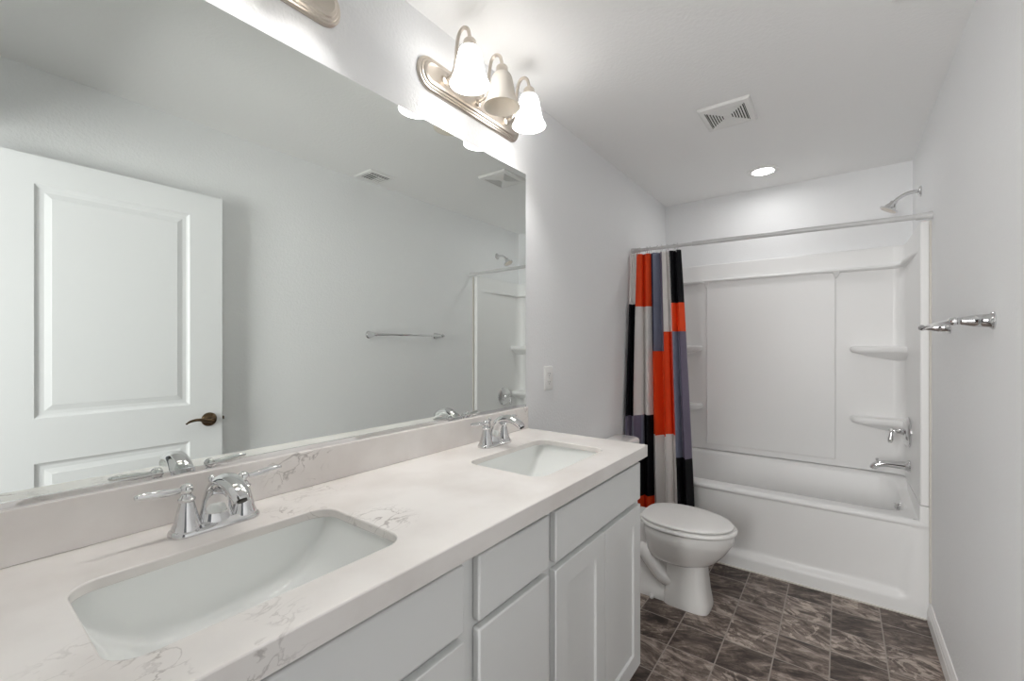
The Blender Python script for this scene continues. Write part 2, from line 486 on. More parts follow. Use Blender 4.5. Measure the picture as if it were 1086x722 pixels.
# apron: shallow recess above a base band, rolled rim lip
nx, zs = 90, []
zs = [0, 0.03, 0.06, 0.075, 0.085, 0.095, 0.105, 0.115, 0.13, 0.15, 0.18, 0.22, 0.26, 0.30, 0.34, 0.38, 0.40, 0.42, 0.43, 0.44]
def apron_y(x, z):
    inx = sstep(0.04, 0.10, x) * (1 - sstep(1.345 + 0.10 * z, 1.40 + 0.11 * z, x))
    inz = sstep(0.068, 0.115, z)
    return TUBY + 0.004 + 0.022 * inx * inz * (1 - 0.5 * sstep(0.2, 0.44, z))
def lip(x):
    y0 = apron_y(x, 0.44)
    pts = []
    yl = TUBY - 0.002
    for yy, zz in ((yl + 0.004, 0.446), (yl, 0.455), (yl, 0.463), (yl + 0.004, 0.471), (yl + 0.010, 0.476), (yl + 0.02, 0.478)):
        pts.append((x, yy, zz))
    return pts
cols = []
for i in range(nx + 1):
    x = 0.002 + (W - 0.006) * i / nx
    cols.append([(x, apron_y(x, z), z) for z in zs] + lip(x))
loft(b, cols, cap0=False, cap1=False, closed=False)
# deck and basin: rings from the outer rectangle inward and down
x0, x1, y0, y1 = 0.002, W - 0.004, TUBY + 0.018, D - 0.001
bcx, bcy, bhx, bhy = 0.742, 3.252, 0.672, 0.242
K = 14
def ring(hx, hy, r, z=None, dx=0.0):
    pts = rrect(bcx + dx, bcy, hx, hy, r, K)
    return [(p[0], p[1], deck_z(p[1]) - (0 if z is None else z)) for p in pts]
hole = rrect(bcx, bcy, bhx, bhy, 0.11, K)
out = outer_for((x0 + x1) / 2, (y0 + y1) / 2, (x1 - x0) / 2, (y1 - y0) / 2, hole, K)
rings = [[(p[0], p[1], deck_z(p[1])) for p in out]]
def mixr(a, b_, f): return [tuple(q + (w - q) * f for q, w in zip(p1, p2)) for p1, p2 in zip(a, b_)]
top = ring(bhx, bhy, 0.11)
rings.append([(p[0], p[1], deck_z(p[1])) for p in mixr(rings[0], top, 0.5)])
rings += [top, ring(bhx - 0.007, bhy - 0.007, 0.108, 0.002), ring(bhx - 0.013, bhy - 0.012, 0.105, 0.008), ring(bhx - 0.018, bhy - 0.016, 0.10, 0.02)]
def flat(hx, hy, r, z, dx=0.0): return [(p[0], p[1], z) for p in rrect(bcx + dx, bcy, hx, hy, r, K)]
rings.append(mixr(ring(bhx - 0.03, bhy - 0.024, 0.10, 0.10), flat(bhx - 0.03, bhy - 0.024, 0.1, 0.36, 0.0), 0.4))
rings.append(flat(bhx - 0.055, bhy - 0.04, 0.10, 0.25, 0.02))
rings.append(flat(bhx - 0.085, bhy - 0.055, 0.10, 0.15, 0.025))
rings.append(flat(bhx - 0.11, bhy - 0.075, 0.095, 0.115, 0.03))
rings.append(flat(bhx - 0.15, bhy - 0.11, 0.09, 0.10, 0.03))
rings.append(flat(bhx - 0.35, bhy - 0.18, 0.05, 0.095, 0.03))
loft(b, rings, cap0=False, cap1=True)
for xa, xb in ((0.002, 0.040), (1.440, W - 0.004)):
    ya, yb = TUBY - 0.014, BY
    ys = [ya + (yb - ya) * i / 24 for i in range(25)]
    pr = [(y, deck_z(y) - 0.004) for y in ys] + [(y, 0.5555) for y in ys][::-1]
    loft(b, [[(xa, p[0], p[1]) for p in pr], [(xb, p[0], p[1]) for p in pr]], True, True)
obj('tub_shell', b, M['acrylic'], tub, smooth=50)
b = B()
ox, oy, oz = 1.400, 3.255, 0.438
lathe(b, (ox, oy, oz), (-0.97, 0, 0.25), [(0.033, -0.012), (0.033, 0.008), (0.029, 0.014), (0.0, 0.015)], 24)
ov = obj('overflow_plate', b, M['chrome'], tub)
b = B(); box(b, ox - 0.028, ox - 0.012, oy - 0.008, oy + 0.008, oz - 0.012, oz + 0.016); obj('trip_lever', b, M['chrome'], ov, bevel=0.003)
b = B(); lathe(b, (1.24, bcy, 0.0955), (0, 0, 1), [(0.03, 0), (0.03, 0.003), (0.02, 0.004), (0, 0.004)], 24); obj('drain', b, M['chrome'], tub)

# ------------------------------------------------------------------ shower surround
sur = thing('shower_surround', 'white moulded wall surround with corner shelves above the bathtub', 'shower surround', (W / 2, D, 0.55))
def zbase(y): return RIM + 0.001
BY = 3.535
b = B()
box(b, 0.002, W - 0.002, BY, D - 0.001, 0.556, 1.945)                 # back sheet
obj('back_panel', b, M['acrylic'], sur, bevel=0.006)
b = B()
panel_slab(b, lambda u, v, d: (u, BY - 0.014 + d, v), 0.322, 1.105, 0.60, 1.822, 0.0139, [], [])
obj('center_panel', b, M['acrylic'], sur, bevel=0.009, segs=4)
for xx in (0.322, 1.105):
    b = B()
    loft(b, [[(xx - 0.018, BY, 1.815), (xx + 0.026, BY, 1.815), (xx + 0.016, BY, 1.785), (xx - 0.004, BY, 1.765)],
             [(xx - 0.016, BY - 0.035, 1.815), (xx + 0.024, BY - 0.035, 1.815), (xx + 0.013, BY - 0.016, 1.785), (xx - 0.002, BY - 0.016, 1.767)]])
    obj('corbel', b, M['acrylic'], sur, bevel=0.004)
for nm, xa, xb in (('left', 0.002, 0.040), ('right', 1.440, W - 0.002)):
    b = B()
    # side panel outline in (y, z): follows the deck of the tub
    ya, yb = TUBY - 0.016, BY
    ys = [ya + (yb - ya) * i / 24 for i in range(25)]
    lo = [(y, 0.557) for y in ys]; hi = [(y, 1.945) for y in ys][::-1]
    pr = lo + hi
    face = [bm_v for bm_v in ()]
    loft(b, [[(xa, p[0], p[1]) for p in pr], [(xb, p[0], p[1]) for p in pr]], True, True)
    obj('side_panel', b, M['acrylic'], sur, smooth=30, bevel=0.008, segs=3)
# soft coves in the rear corners
for sx, xc in ((1, 0.040), (-1, 1.440)):
    b = B()
    pts = [(xc, BY)] + [(xc + sx * 0.055 * (1 - math.sin(a)), BY - 0.055 * (1 - math.cos(a))) for a in [math.pi / 2 * i / 8 for i in range(9)]]
    pts = [(xc - sx * 0.002, BY + 0.002)] + [(xc + sx * 0.055 * (1 - math.sin(math.pi / 2 * i / 8)), BY - 0.055 * (1 - math.cos(math.pi / 2 * i / 8))) for i in range(9)]
    loft(b, [[(p[0], p[1], 0.558) for p in pts], [(p[0], p[1], 1.94) for p in pts]])
    obj('corner_cove', b, M['acrylic'], sur, smooth=50)
# ledge that runs round three sides
b = B()
def ledge_pts(off, z):
    r = 0.05
    pts = []
    sidey = [TUBY + 0.03 + (BY - 0.10 - TUBY - 0.03) * k / 12 for k in range(13)]
    def tp(y): return off * sstep(TUBY + 0.02, BY - 0.15, y) ** 0.8
    L, R_, Y = 0.040 + off, 1.440 - off, BY - off * 1.25
    arc = [math.pi / 2 * k / 8 for k in range(9)]
    pts += [(0.040 + tp(y), y) for y in sidey]
    pts += [(L + r * (1 - math.cos(a)), Y - r * (1 - math.sin(a))) for a in arc]
    pts += [(R_ - r * (1 - math.sin(a)), Y - r * (1 - math.cos(a))) for a in arc]
    pts += [(1.440 - tp(y), y) for y in sidey[::-1]]
    return [(p[0], p[1], z) for p in pts]
loft(b, [ledge_pts(-0.003, 1.805), ledge_pts(0.020, 1.808), ledge_pts(0.028, 1.812), ledge_pts(0.030, 1.819), ledge_pts(0.028, 1.827), ledge_pts(0.020, 1.830), ledge_pts(-0.003, 1.831)], False, False, closed=False)
obj('ledge', b, M['acrylic'], sur, smooth=60)
def corner_shelf(sx, z):
    xc = 0.040 if sx > 0 else 1.440
    L, dp, r = 0.262, 0.105, 0.045
    bm = B()
    # outline of the shelf: rounded free end, slightly bowed front
    pl = [(0, 0.0), (L - 0.012, 0.0)]
    for i in range(9):
        a = math.pi / 2 * i / 8
        pl.append((L - r + r * math.cos(a), -(dp - r - 0.02) - r * math.sin(a)))
    for i in range(1, 7):
        t = i / 6; pl.append(((L - r) * (1 - t), -(dp - 0.02) - 0.055 * t * t))
    def at(p, s, zz_): return (xc + sx * (0.0 + (p[0]) * s), BY + p[1] * s, zz_)
    ringz = [(0.88, z - 0.026), (0.96, z - 0.021), (1.0, z - 0.010), (1.0, z + 0.006), (0.985, z + 0.013), (0.95, z + 0.016)]
    loft(bm, [[at(p, s, q) for p in pl] for s, q in ringz])
    # tapering bracket below, sinking into the corner
    loft(bm, [[at(p, 0.87, z - 0.025) for p in pl], [at(p, 0.70, z - 0.040) for p in pl], [at(p, 0.45, z - 0.055) for p in pl], [at(p, 0.15, z - 0.07) for p in pl]])
    obj('shelf', bm, M['acrylic'], sur, smooth=50)
for z_ in (1.315, 0.878):
    corner_shelf(1, z_ + 0.005); corner_shelf(-1, z_)

# ------------------------------------------------------------------ mirror
mir = thing('wall_mirror', 'large frameless mirror above the backsplash on the left wall', 'mirror', (0, 0.8, 1.069))
b = B(); box(b, 0.0005, 0.0060, FY + 0.002, 1.602, 1.0735, 2.102); obj('mirror_glass', b, M['mirror'], mir, smooth=0)
b = B(); box(b, 0.0005, 0.009, FY + 0.002, 1.602, 1.0675, 1.0733); box(b, 0.0063, 0.009, FY + 0.002, 1.602, 1.0733, 1.0785)
ch = obj('bottom_channel', b, M['chrome'], mir, smooth=0); ch['label'] = 'thin chrome channel under the mirror'

# ------------------------------------------------------------------ vanity cabinet
CF = 0.525                      # face frame front
VY0, VY1 = FY + 0.002, 1.585
CT0, CT1 = 0.953, 0.972         # stone slab bottom / top
CTF = 0.930                     # bottom of the thick front edge
van = thing('vanity_cabinet', 'long white vanity cabinet with shaker doors under the two sinks', 'cabinet', (0.26, 0.8, 0))
b = B()
box(b, 0.002, CF - 0.02, VY0, VY0 + 0.018, 0.002, CT0 - 0.001)
# right end panel with the toe-kick notch
pr = [(0.016, 0.002), (CF - 0.075, 0.002), (CF - 0.075, 0.150), (CF - 0.018, 0.150), (CF - 0.018, CT0 - 0.001), (0.016, CT0 - 0.001)]
loft(b, [[(p[0], VY1 - 0.018, p[1]) for p in pr], [(p[0], VY1, p[1]) for p in pr]])
box(b, 0.016, CF - 0.02, VY0 + 0.018, VY1 - 0.018, 0.150, 0.166)
box(b, 0.002, 0.012, VY0 + 0.018, VY1 - 0.018, 0.166, 0.80)
obj('carcass', b, M['cabinet'], van, smooth=0)
b = B(); box(b, CF - 0.09, CF - 0.076, VY0, VY1 - 0.018, 0.002, 0.150); obj('toe_kick', b, M['cabinet'], van, smooth=0)
b = B()
for ya, yb in ((VY0, 0.025), (0.615, 0.680), (0.920, 0.980), (1.545, VY1)):
    box(b, CF - 0.019, CF, ya, yb, 0.150, CT0 - 0.001)
for ya, yb in ((0.025, 0.615), (0.680, 0.920), (0.980, 1.545)):
    for za, zb in ((0.150, 0.195), (0.757, 0.812), (0.895, CT0 - 0.001)):
        box(b, CF - 0.019, CF - 0.0003, ya, yb, za, zb)
for za, zb in ((0.470, 0.505),):
    box(b, CF - 0.019, CF - 0.0003, 0.680, 0.920, za, zb)
obj('face_frame', b, M['cabinet'], van, smooth=0, weld=False)
FT = 0.020
def front(name, ya, yb, za, zb, panel=None, label=None):
    bm = B()
    P = lambda u, v, d: (CF + FT + 0.0005 - d, u, v)
    if panel:
        panel_slab(bm, P, ya, yb, za, zb, FT, [(ya + panel, yb - panel, za + panel, zb - panel)], [(0.0035, 0.0075), (0.004, 0.0078)])
        return obj(name, bm, M['cabinet'], van, smooth=5, bevel=0.002)
    panel_slab(bm, P, ya, yb, za, zb, FT, [], [])
    return obj(name, bm, M['cabinet'], van, smooth=30, bevel=0.004, segs=2)
front('false_drawer_front', 0.967, 1.560, 0.782, 0.915)
front('false_drawer_front', 0.020, 0.625, 0.785, 0.917)
front('drawer_front', 0.669, 0.935, 0.783, 0.916)
front('drawer_front', 0.669, 0.935, 0.487, 0.767)
front('drawer_front', 0.669, 0.935, 0.180, 0.471)
front('door', 0.967, 1.262, 0.180, 0.764, 0.060)
front('door', 1.266, 1.560, 0.180, 0.764, 0.060)
front('door', 0.020, 0.3205, 0.180, 0.767, 0.060)
front('door', 0.3245, 0.625, 0.180, 0.767, 0.060)

# ------------------------------------------------------------------ countertop with two sink cut-outs
ctop = thing('countertop', 'off-white veined quartz countertop along the left wall', 'countertop', (0.28, 0.8, CT0))
CX1, CY0, CY1 = 0.557, FY + 0.002, 1.603
SINKS = (0.338, 1.235)
SCX, SHX, SHY, SR = 0.322, 0.139, 0.213, 0.042
b = B()
def plate(z):
    ycuts = [CY0, (SINKS[0] + SINKS[1]) / 2, CY1]
    for s, ya, yb in ((SINKS[0], ycuts[0], ycuts[1]), (SINKS[1], ycuts[1], ycuts[2])):
        h = rrect(SCX, s, SHX, SHY, SR)
        cx, cy = CX1 / 2 + 0.0005, (ya + yb) / 2
        o = outer_for(cx, cy, CX1 / 2 - 0.0005, (yb - ya) / 2, h)
        loft(b, [[(p[0], p[1], z) for p in o], [(p[0], p[1], z) for p in h]], False, False)
plate(CT1); plate(CT0)
for s in SINKS:
    h = rrect(SCX, s, SHX, SHY, SR)
    loft(b, [[(p[0], p[1], CT0) for p in h], [(p[0], p[1], CT1) for p in h]], False, False)
def side_strip(pts):
    loft(b, [[(p[0], p[1], CT0) for p in pts], [(p[0], p[1], CT1) for p in pts]], False, False, closed=False)
ring_o = []
bmesh.ops.remove_doubles(b, verts=b.verts, dist=1e-5)
edges = [e for e in b.edges if len(e.link_faces) == 1]
topb = [e for e in edges if all(abs(v.co.z - CT1) < 1e-5 for v in e.verts)]
low = {(round(v.co.x, 5), round(v.co.y, 5)): v for v in b.verts if abs(v.co.z - CT0) < 1e-5}
for e in topb:
    a, c = e.verts
    thick = all(abs(v.co.x - CX1) < 1e-4 for v in e.verts) or all(abs(v.co.y - CY1) < 1e-4 for v in e.verts)
    if thick:
        b.faces.new((a, c, b.verts.new((c.co.x, c.co.y, CTF)), b.verts.new((a.co.x, a.co.y, CTF))))
    else:
        b.faces.new((a, c, low[(round(c.co.x, 5), round(c.co.y, 5))], low[(round(a.co.x, 5), round(a.co.y, 5))]))
# underside and back of the thick front and end edges
def quad(*p): b.faces.new([b.verts.new(q) for q in p])
xi, yi = CF + 0.002, VY1 + 0.0005
quad((xi, CY0, CTF), (CX1, CY0, CTF), (CX1, yi, CTF), (xi, yi, CTF))
quad((0.001, yi, CTF), (CX1, yi, CTF), (CX1, CY1, CTF), (0.001, CY1, CTF))
quad((xi, CY0, CTF), (xi, CY0, CT0), (xi, yi, CT0), (xi, yi, CTF))
quad((0.001, yi, CTF), (0.001, yi, CT0), (xi, yi, CT0), (xi, yi, CTF))
quad((xi, CY0, CTF), (xi, CY0, CT0), (CX1, CY0, CT0), (CX1, CY0, CTF))
obj('counter_slab', b, M['quartz'], ctop, smooth=35, bevel=0.0025, segs=2)
b = B(); box(b, 0.0005, 0.020, CY0, CY1, CT1 + 0.0003, 1.067); obj('backsplash', b, M['quartz'], ctop, bevel=0.002)

# ------------------------------------------------------------------ sinks (undermount)
def make_sink(loc, label):
    t = thing('undermount_sink', label, 'sink', loc, 'undermount sinks in the countertop')
    bm = B()
    ax, ay = SHX + 0.006, SHY + 0.006
    NX, NY = 64, 84
    g = {}
    def dist(t): return math.copysign(1 - (1 - abs(t)) ** 1.8, t)     # denser towards the walls
    for i in range(NX + 1):
        for j in range(NY + 1):
            rx, ry = dist(2 * i / NX - 1), dist(2 * j / NY - 1)
            fx = max(0.0, 1 - abs(rx) ** 14) ** 0.38
            fy = max(0.0, 1 - abs(ry) ** 3.6) ** 0.85
            g[i, j] = bm.verts.new((rx * ax, ry * ay, -0.128 * fx * fy))
    for i in range(NX):
        for j in range(NY):
            bm.faces.new((g[i, j], g[i + 1, j], g[i + 1, j + 1], g[i, j + 1]))
    # flange below the stone
    o = [(-ax, -ay), (ax, -ay), (ax, ay), (-ax, ay)]
    e = 0.012
    p = [(-ax - e, -ay - e), (ax + e, -ay - e), (ax + e, ay + e), (-ax - e, ay + e)]
    for k in range(4):
        m = (k + 1) % 4
        bm.faces.new([bm.verts.new((q[0], q[1], 0)) for q in (o[k], o[m], p[m], p[k])])
    obj('basin', bm, M['sink'], t, world=False, smooth=60)
    bm = B(); lathe(bm, (0, 0, -0.1278), (0, 0, 1), [(0.026, 0), (0.026, 0.002), (0.019, 0.0025), (0.017, 0.0012), (0, 0.0012)], 24)
    dr = obj('drain', bm, M['chrome'], t, world=False)
    bm = B(); lathe(bm, (0, 0, -0.126), (0, 0, 1), [(0.014, 0), (0.014, 0.003), (0.0, 0.005)], 20); obj('stopper', bm, M['chrome'], dr, world=False)
    return t
sk = make_sink((SCX, SINKS[0], CT0 - 0.0006), 'white rectangular undermount sink nearest the camera, below the larger-looking faucet')
s2 = copy_tree(sk); s2.location = (SCX, SINKS[1], CT0 - 0.0006)
s2['label'] = 'white rectangular undermount sink at the toilet end of the countertop'

# ------------------------------------------------------------------ faucets
def make_faucet(loc, label):
    t = thing('bathroom_faucet', label, 'faucet', loc, 'chrome faucets on the countertop')
    bm = B()
    def st(hl_, hw, z): return [(p[0], p[1], z) for p in rrect(0, 0, hw, hl_, hw * 0.98, 8)]
    loft(bm, [st(0.082, 0.029, 0.0003), st(0.082, 0.029, 0.005), st(0.080, 0.027, 0.009), st(0.074, 0.021, 0.012), st(0.070, 0.017, 0.0165)])
    obj('base_plate', bm, M['chrome'], t, world=False)
    bm = B()
    tube(bm, [(-0.002, 0, 0.012), (-0.001, 0, 0.034), (0.005, 0, 0.062), (0.024, 0, 0.088), (0.054, 0, 0.101), (0.088, 0, 0.098), (0.114, 0, 0.086), (0.124, 0, 0.076)],
         [0.0240, 0.0190, 0.0165, 0.0155, 0.0145, 0.0130, 0.0115, 0.0098], seg=24, n=7, wide=1.5)
    sp = obj('spout', bm, M['chrome'], t, world=False)
    bm = B(); lathe(bm, (0.1225, 0, 0.0775), (0.6, 0, -0.8), [(0.0085, 0), (0.0085, 0.004), (0, 0.004)], 16)
    obj('aerator', bm, M['grey_slot'], sp, world=False)
    for s in (-1, 1):
        bm = B()
        y = 0.051 * s
        lathe(bm, (0, y, 0.010), (0, 0, 1), [(0.0255, 0), (0.0245, 0.006), (0.0215, 0.012), (0.0195, 0.022), (0.0165, 0.036), (0.0135, 0.048), (0.0125, 0.053), (0.0150, 0.056),
                                             (0.0150, 0.059), (0.0105, 0.063), (0.0085, 0.068)], 28)
        ball(bm, (0, y, 0.0865), 0.0118, 18)
        h = obj('handle', bm, M['chrome'], t, world=False)
        bm = B()
        tube(bm, [(0, y + s * 0.006, 0.0870), (0, y + s * 0.022, 0.0865), (0, y + s * 0.042, 0.0880), (0, y + s * 0.064, 0.0900), (0, y + s * 0.078, 0.0905), (0, y + s * 0.081, 0.0905)],
             [0.0048, 0.0062, 0.0078, 0.0066, 0.0046, 0.001], seg=16, n=5, side=(1, 0, 0), wide=1.0)
        obj('lever', bm, M['chrome'], h, world=False)
    bm = B()
    lathe(bm, (-0.024, 0, 0.0125), (0, 0, 1), [(0.0028, 0), (0.0028, 0.070), (0.006, 0.073), (0.0062, 0.080), (0.003, 0.085), (0, 0.086)], 14)
    obj('lift_rod', bm, M['chrome'], t, world=False)
    return t
fa = make_faucet((0.100, 0.358, CT1 + 0.0003), 'two-handle chrome faucet behind the sink nearest the camera')
f2 = copy_tree(fa); f2.location = (0.100, 1.268, CT1 + 0.0003)
f2['label'] = 'two-handle chrome faucet beside the mirror edge near the wall outlet'

# ------------------------------------------------------------------ vanity lights
def make_vanity_light(loc, label, lit, lift=0.0, glow='lit'):
    t = thing('vanity_light', label, 'wall light', loc, 'three-shade vanity lights above the mirror')
    bm = B()
    def st(hl_, hz, x): return [(x, p[0], p[1]) for p in rrect(0, 0, hl_, hz, hz * 0.985, 12)]
    loft(bm, [st(0.285, 0.058, 0.0004), st(0.285, 0.058, 0.006), st(0.281, 0.054, 0.011), st(0.276, 0.049, 0.0115), st(0.274, 0.047, 0.016),
              st(0.268, 0.041, 0.0165), st(0.265, 0.038, 0.021), st(0.257, 0.030, 0.0235), st(0.254, 0.027, 0.0225)])
    obj('backplate', bm, M['nickel'], t, world=False, smooth=25)
    zr = -0.056 + lift
    for k, y in enumerate((-0.174, 0.0, 0.174)):
        bm = B()
        lathe(bm, (0.022, y, 0.0), (1, 0, 0), [(0.017, 0), (0.016, 0.004), (0.009, 0.009)], 20)
        tube(bm, [(0.028, y, 0.0), (0.058, y, 0.008), (0.073, y, 0.045), (0.078, y, 0.09), (0.088, y, 0.132 + lift), (0.108, y, 0.145 + lift), (0.128, y, 0.134 + lift), (0.137, y, 0.108 + lift), (0.138, y, 0.088 + lift)],
             0.0062, seg=14, n=6)
        obj('arm', bm, M['nickel'], t, world=False)
        bm = B()
        lathe(bm, (0.138, y, 0.094 + lift), (0, 0, -1), [(0.008, -0.003), (0.017, 0.0), (0.0215, 0.006), (0.0215, 0.024), (0.0265, 0.028), (0.0265, 0.036), (0.020, 0.037)], 28)
        obj('shade_holder', bm, M['nickel'], t, world=False)
        outp = [(0.024, 0.122), (0.031, 0.118), (0.0375, 0.106), (0.0425, 0.085), (0.0465, 0.060), (0.0515, 0.036), (0.059, 0.015), (0.067, 0.0)]
        inn = [(r - 0.0028, h) for r, h in outp][::-1]
        sm = smooth_path(outp, 4) + smooth_path(inn, 4)
        bm = B(); lathe(bm, (0.138, y, zr), (0, 0, 1), sm, 40, False, False)
        sh = obj('lamp_shade', bm, M['shade_' + glow] if lit[k] else M['shade_off'], t, world=False, smooth=60)
        sh['label'] = 'glowing white bell shade' if lit[k] else 'unlit frosted bell shade'
        bm = B(); ball(bm, (0.138, y, zr + 0.087), 0.021, 18, 1, 1, 1.25)
        obj('bulb', bm, M['bulb_' + glow] if lit[k] else M['shade_off'], sh, world=False)
    return t
vl = make_vanity_light((0, 1.262, 2.267), 'brushed nickel three-shade light above the mirror with its middle shade unlit', (True, False, True))
v2 = make_vanity_light((0, 0.412, 2.267), 'brushed nickel wall light at the top edge, only its rounded backplate end showing', (True,) * 3, 0.045, 'dim')

# ------------------------------------------------------------------ ceiling fittings
t = thing('recessed_light', 'round lit recessed light in the ceiling over the bathtub', 'ceiling light', (0.733, 3.215, H))
b = B(); lathe(b, (0.733, 3.215, H - 0.0003), (0, 0, -1), [(0.090, 0), (0.090, 0.003), (0.084, 0.008), (0.070, 0.010), (0.060, 0.006), (0.058, 0.002)], 48, True, False)
obj('trim_ring', b, M['white_plastic'], t)
b = B(); lathe(b, (0.733, 3.215, H - 0.003), (0, 0, -1), [(0.0595, 0), (0.0595, 0.002), (0.05, 0.003), (0, 0.0035)], 48); obj('lens', b, M['lens_lit'], t)

fx0, fx1, fy0, fy1 = 0.583, 0.805, 2.193, 2.440
t = thing('exhaust_fan', 'square white exhaust fan grille in the middle of the ceiling', 'exhaust fan', ((fx0 + fx1) / 2, (fy0 + fy1) / 2, H))
cx, cy = (fx0 + fx1) / 2, (fy0 + fy1) / 2
hx, hy = (fx1 - fx0) / 2, (fy1 - fy0) / 2
def rect(hx_, hy_, z): return [(cx - hx_, cy - hy_, z), (cx + hx_, cy - hy_, z), (cx + hx_, cy + hy_, z), (cx - hx_, cy + hy_, z)]
gx, gy = hx - 0.026, hy - 0.030
b = B(); loft(b, [rect(hx, hy, H - 0.0005), rect(hx, hy, H - 0.007), rect(hx - 0.006, hy - 0.006, H - 0.014), rect(gx, gy, H - 0.017), rect(gx, gy, H - 0.012)], False, False)
obj('frame', b, M['white_plastic'], t, smooth=20)
b = B(); box(b, cx - gx, cx + gx, cy - gy, cy + gy, H - 0.012, H - 0.001); obj('backing', b, M['grey_slot'], t, smooth=0)
b = B()
N = 7
for i in range(N):
    f0, f1 = 1 - i / (N + 0.6), 1 - (i + 1) / (N + 0.6)
    ax0, ay0 = gx * f0, gy * f0
    ax1, ay1 = gx * f1 + 0.0060, gy * f1 + 0.0025
    if i == 0: ax0, ay0 = gx - 0.004, gy - 0.001
    if i == N - 1:
        loft(b, [rect(ax0, ay0, H - 0.0122), rect(ax0, ay0, H - 0.0165)]); continue
    loft(b, [rect(ax1, ay1, H - 0.0122), rect(ax0, ay0, H - 0.0122), rect(ax0, ay0, H - 0.0165), rect(ax1, ay1, H - 0.0165), rect(ax1, ay1, H - 0.0122)], False, False)
obj('grille', b, M['white_plastic'], t, smooth=0)

ax0, ax1, ay0, ay1 = 1.262, 1.452, 1.688, 1.880
t = thing('air_vent', 'small white ceiling air register close to the right wall, seen in the mirror', 'air vent', ((ax0 + ax1) / 2, (ay0 + ay1) / 2, H))
cx, cy = (ax0 + ax1) / 2, (ay0 + ay1) / 2
hx, hy = (ax1 - ax0) / 2, (ay1 - ay0) / 2
b = B(); loft(b, [rect(hx, hy, H - 0.0005), rect(hx, hy, H - 0.004), rect(hx - 0.007, hy - 0.007, H - 0.009), rect(hx - 0.026, hy - 0.026, H - 0.010), rect(hx - 0.026, hy - 0.026, H - 0.003)], False, False)
obj('frame', b, M['white_plastic'], t, smooth=20)
b = B(); box(b, cx - hx + 0.026, cx + hx - 0.026, cy - hy + 0.026, cy + hy - 0.026, H - 0.0088, H - 0.001); obj('backing', b, M['black_slot'], t, smooth=0)
b = B()
xa, xb, ya, yb = cx - hx + 0.026, cx + hx - 0.026, cy - hy + 0.026, cy + hy - 0.026
def slat(p0, p1, th):
    (px, py), (qx, qy) = p0, p1
    box(b, min(px, qx) - (th if px == qx else 0), max(px, qx) + (th if px == qx else 0), min(py, qy) - (th if py == qy else 0), max(py, qy) + (th if py == qy else 0), H - 0.0104, H - 0.0085)
slat((xa + 0.013, ya), (xa + 0.013, yb), 0.0030); slat((xa + 0.031, ya), (xa + 0.031, yb), 0.004)
for i in range(8):
    y = ya + (i + 0.5) * (yb - ya) / 7.6
    slat((xa + 0.036, y), (xb - 0.022, y), 0.0030 if i < 4 else 0.0066)
box(b, xb - 0.022, xb, ya, yb, H - 0.0104, H - 0.0085)
obj('slats', b, M['white_plastic'], t, smooth=0, weld=False)

# ------------------------------------------------------------------ wall outlet
t = thing('wall_outlet', 'white duplex wall outlet on the left wall beside the mirror', 'outlet', (0, 1.797, 1.182))
b = B()
def wr(hy_, hz_, x, r=0.006): return [(x, 1.797 + p[0], 1.182 + p[1]) for p in rrect(0, 0, hy_, hz_, r, 4)]
loft(b, [wr(0.036, 0.0585, 0.0003), wr(0.036, 0.0585, 0.003), wr(0.0335, 0.056, 0.006), wr(0.031, 0.0535, 0.0065)])
obj('cover_plate', b, M['white_plastic'], t)
for s in (-1, 1):
    zc = 1.182 + s * 0.0195
    b = B(); loft(b, [[(x, 1.797 + p[0], zc + p[1]) for p in rrect(0, 0, 0.0165, 0.0145, 0.010, 6)] for x in (0.0064, 0.0085)])
    rc = obj('receptacle', b, M['white_plastic'], t)
    b = B()
    for dy in (-0.0065, 0.0065): box(b, 0.0084, 0.0088, 1.797 + dy - 0.0011, 1.797 + dy + 0.0011, zc - 0.002, zc + 0.006)
    lathe(b, (0.0084, 1.797, zc - 0.008), (1, 0, 0), [(0.0024, 0), (0.0024, 0.0004)], 10)
    obj('slots', b, M['grey_slot'], rc, smooth=0)
b = B(); lathe(b, (0.0064, 1.797, 1.182), (1, 0, 0), [(0.003, 0), (0.0025, 0.0012)], 12); obj('screw', b, M['chrome'], t)

# ------------------------------------------------------------------ toilet
TYC = 2.385
TDX = -0.018
t = thing('toilet', 'white two-piece toilet with closed lid between the vanity and the bathtub', 'toilet', (0.35, TYC, 0))
def egg(x0_, x1_, hw, z, n=48, back=0.62, ex=2.0):
    """egg outline: flat-ish at the back (x0), pointed oval at the front (x1)"""
    out = []
    xm = x0_ + (x1_ - x0_) * 0.42
    for i in range(n):
        a = 2 * math.pi * i / n
        c, s = math.cos(a), math.sin(a)
        if c >= 0:
            x = xm + (x1_ - xm) * c; y = hw * math.copysign(abs(s) ** 0.96, s)
        else:
            x = xm + (xm - x0_) * math.copysign(abs(c) ** 0.75, c); y = hw * math.copysign(abs(s) ** back, s)
            y *= 1 - 0.12 * abs(c)
        out.append((x + TDX, TYC + y, z * 1.045))
    return out
def sq(x0_, x1_, hw, z, n=48, e=0.45):
    out = []
    xm, hxx = (x0_ + x1_) / 2, (x1_ - x0_) / 2
    for i in range(n):
        a = 2 * math.pi * i / n
        c, s = math.cos(a), math.sin(a)
        out.append((TDX + xm + hxx * math.copysign(abs(c) ** e, c), TYC + hw * math.copysign(abs(s) ** e, s), z * 1.045))
    return out
b = B()
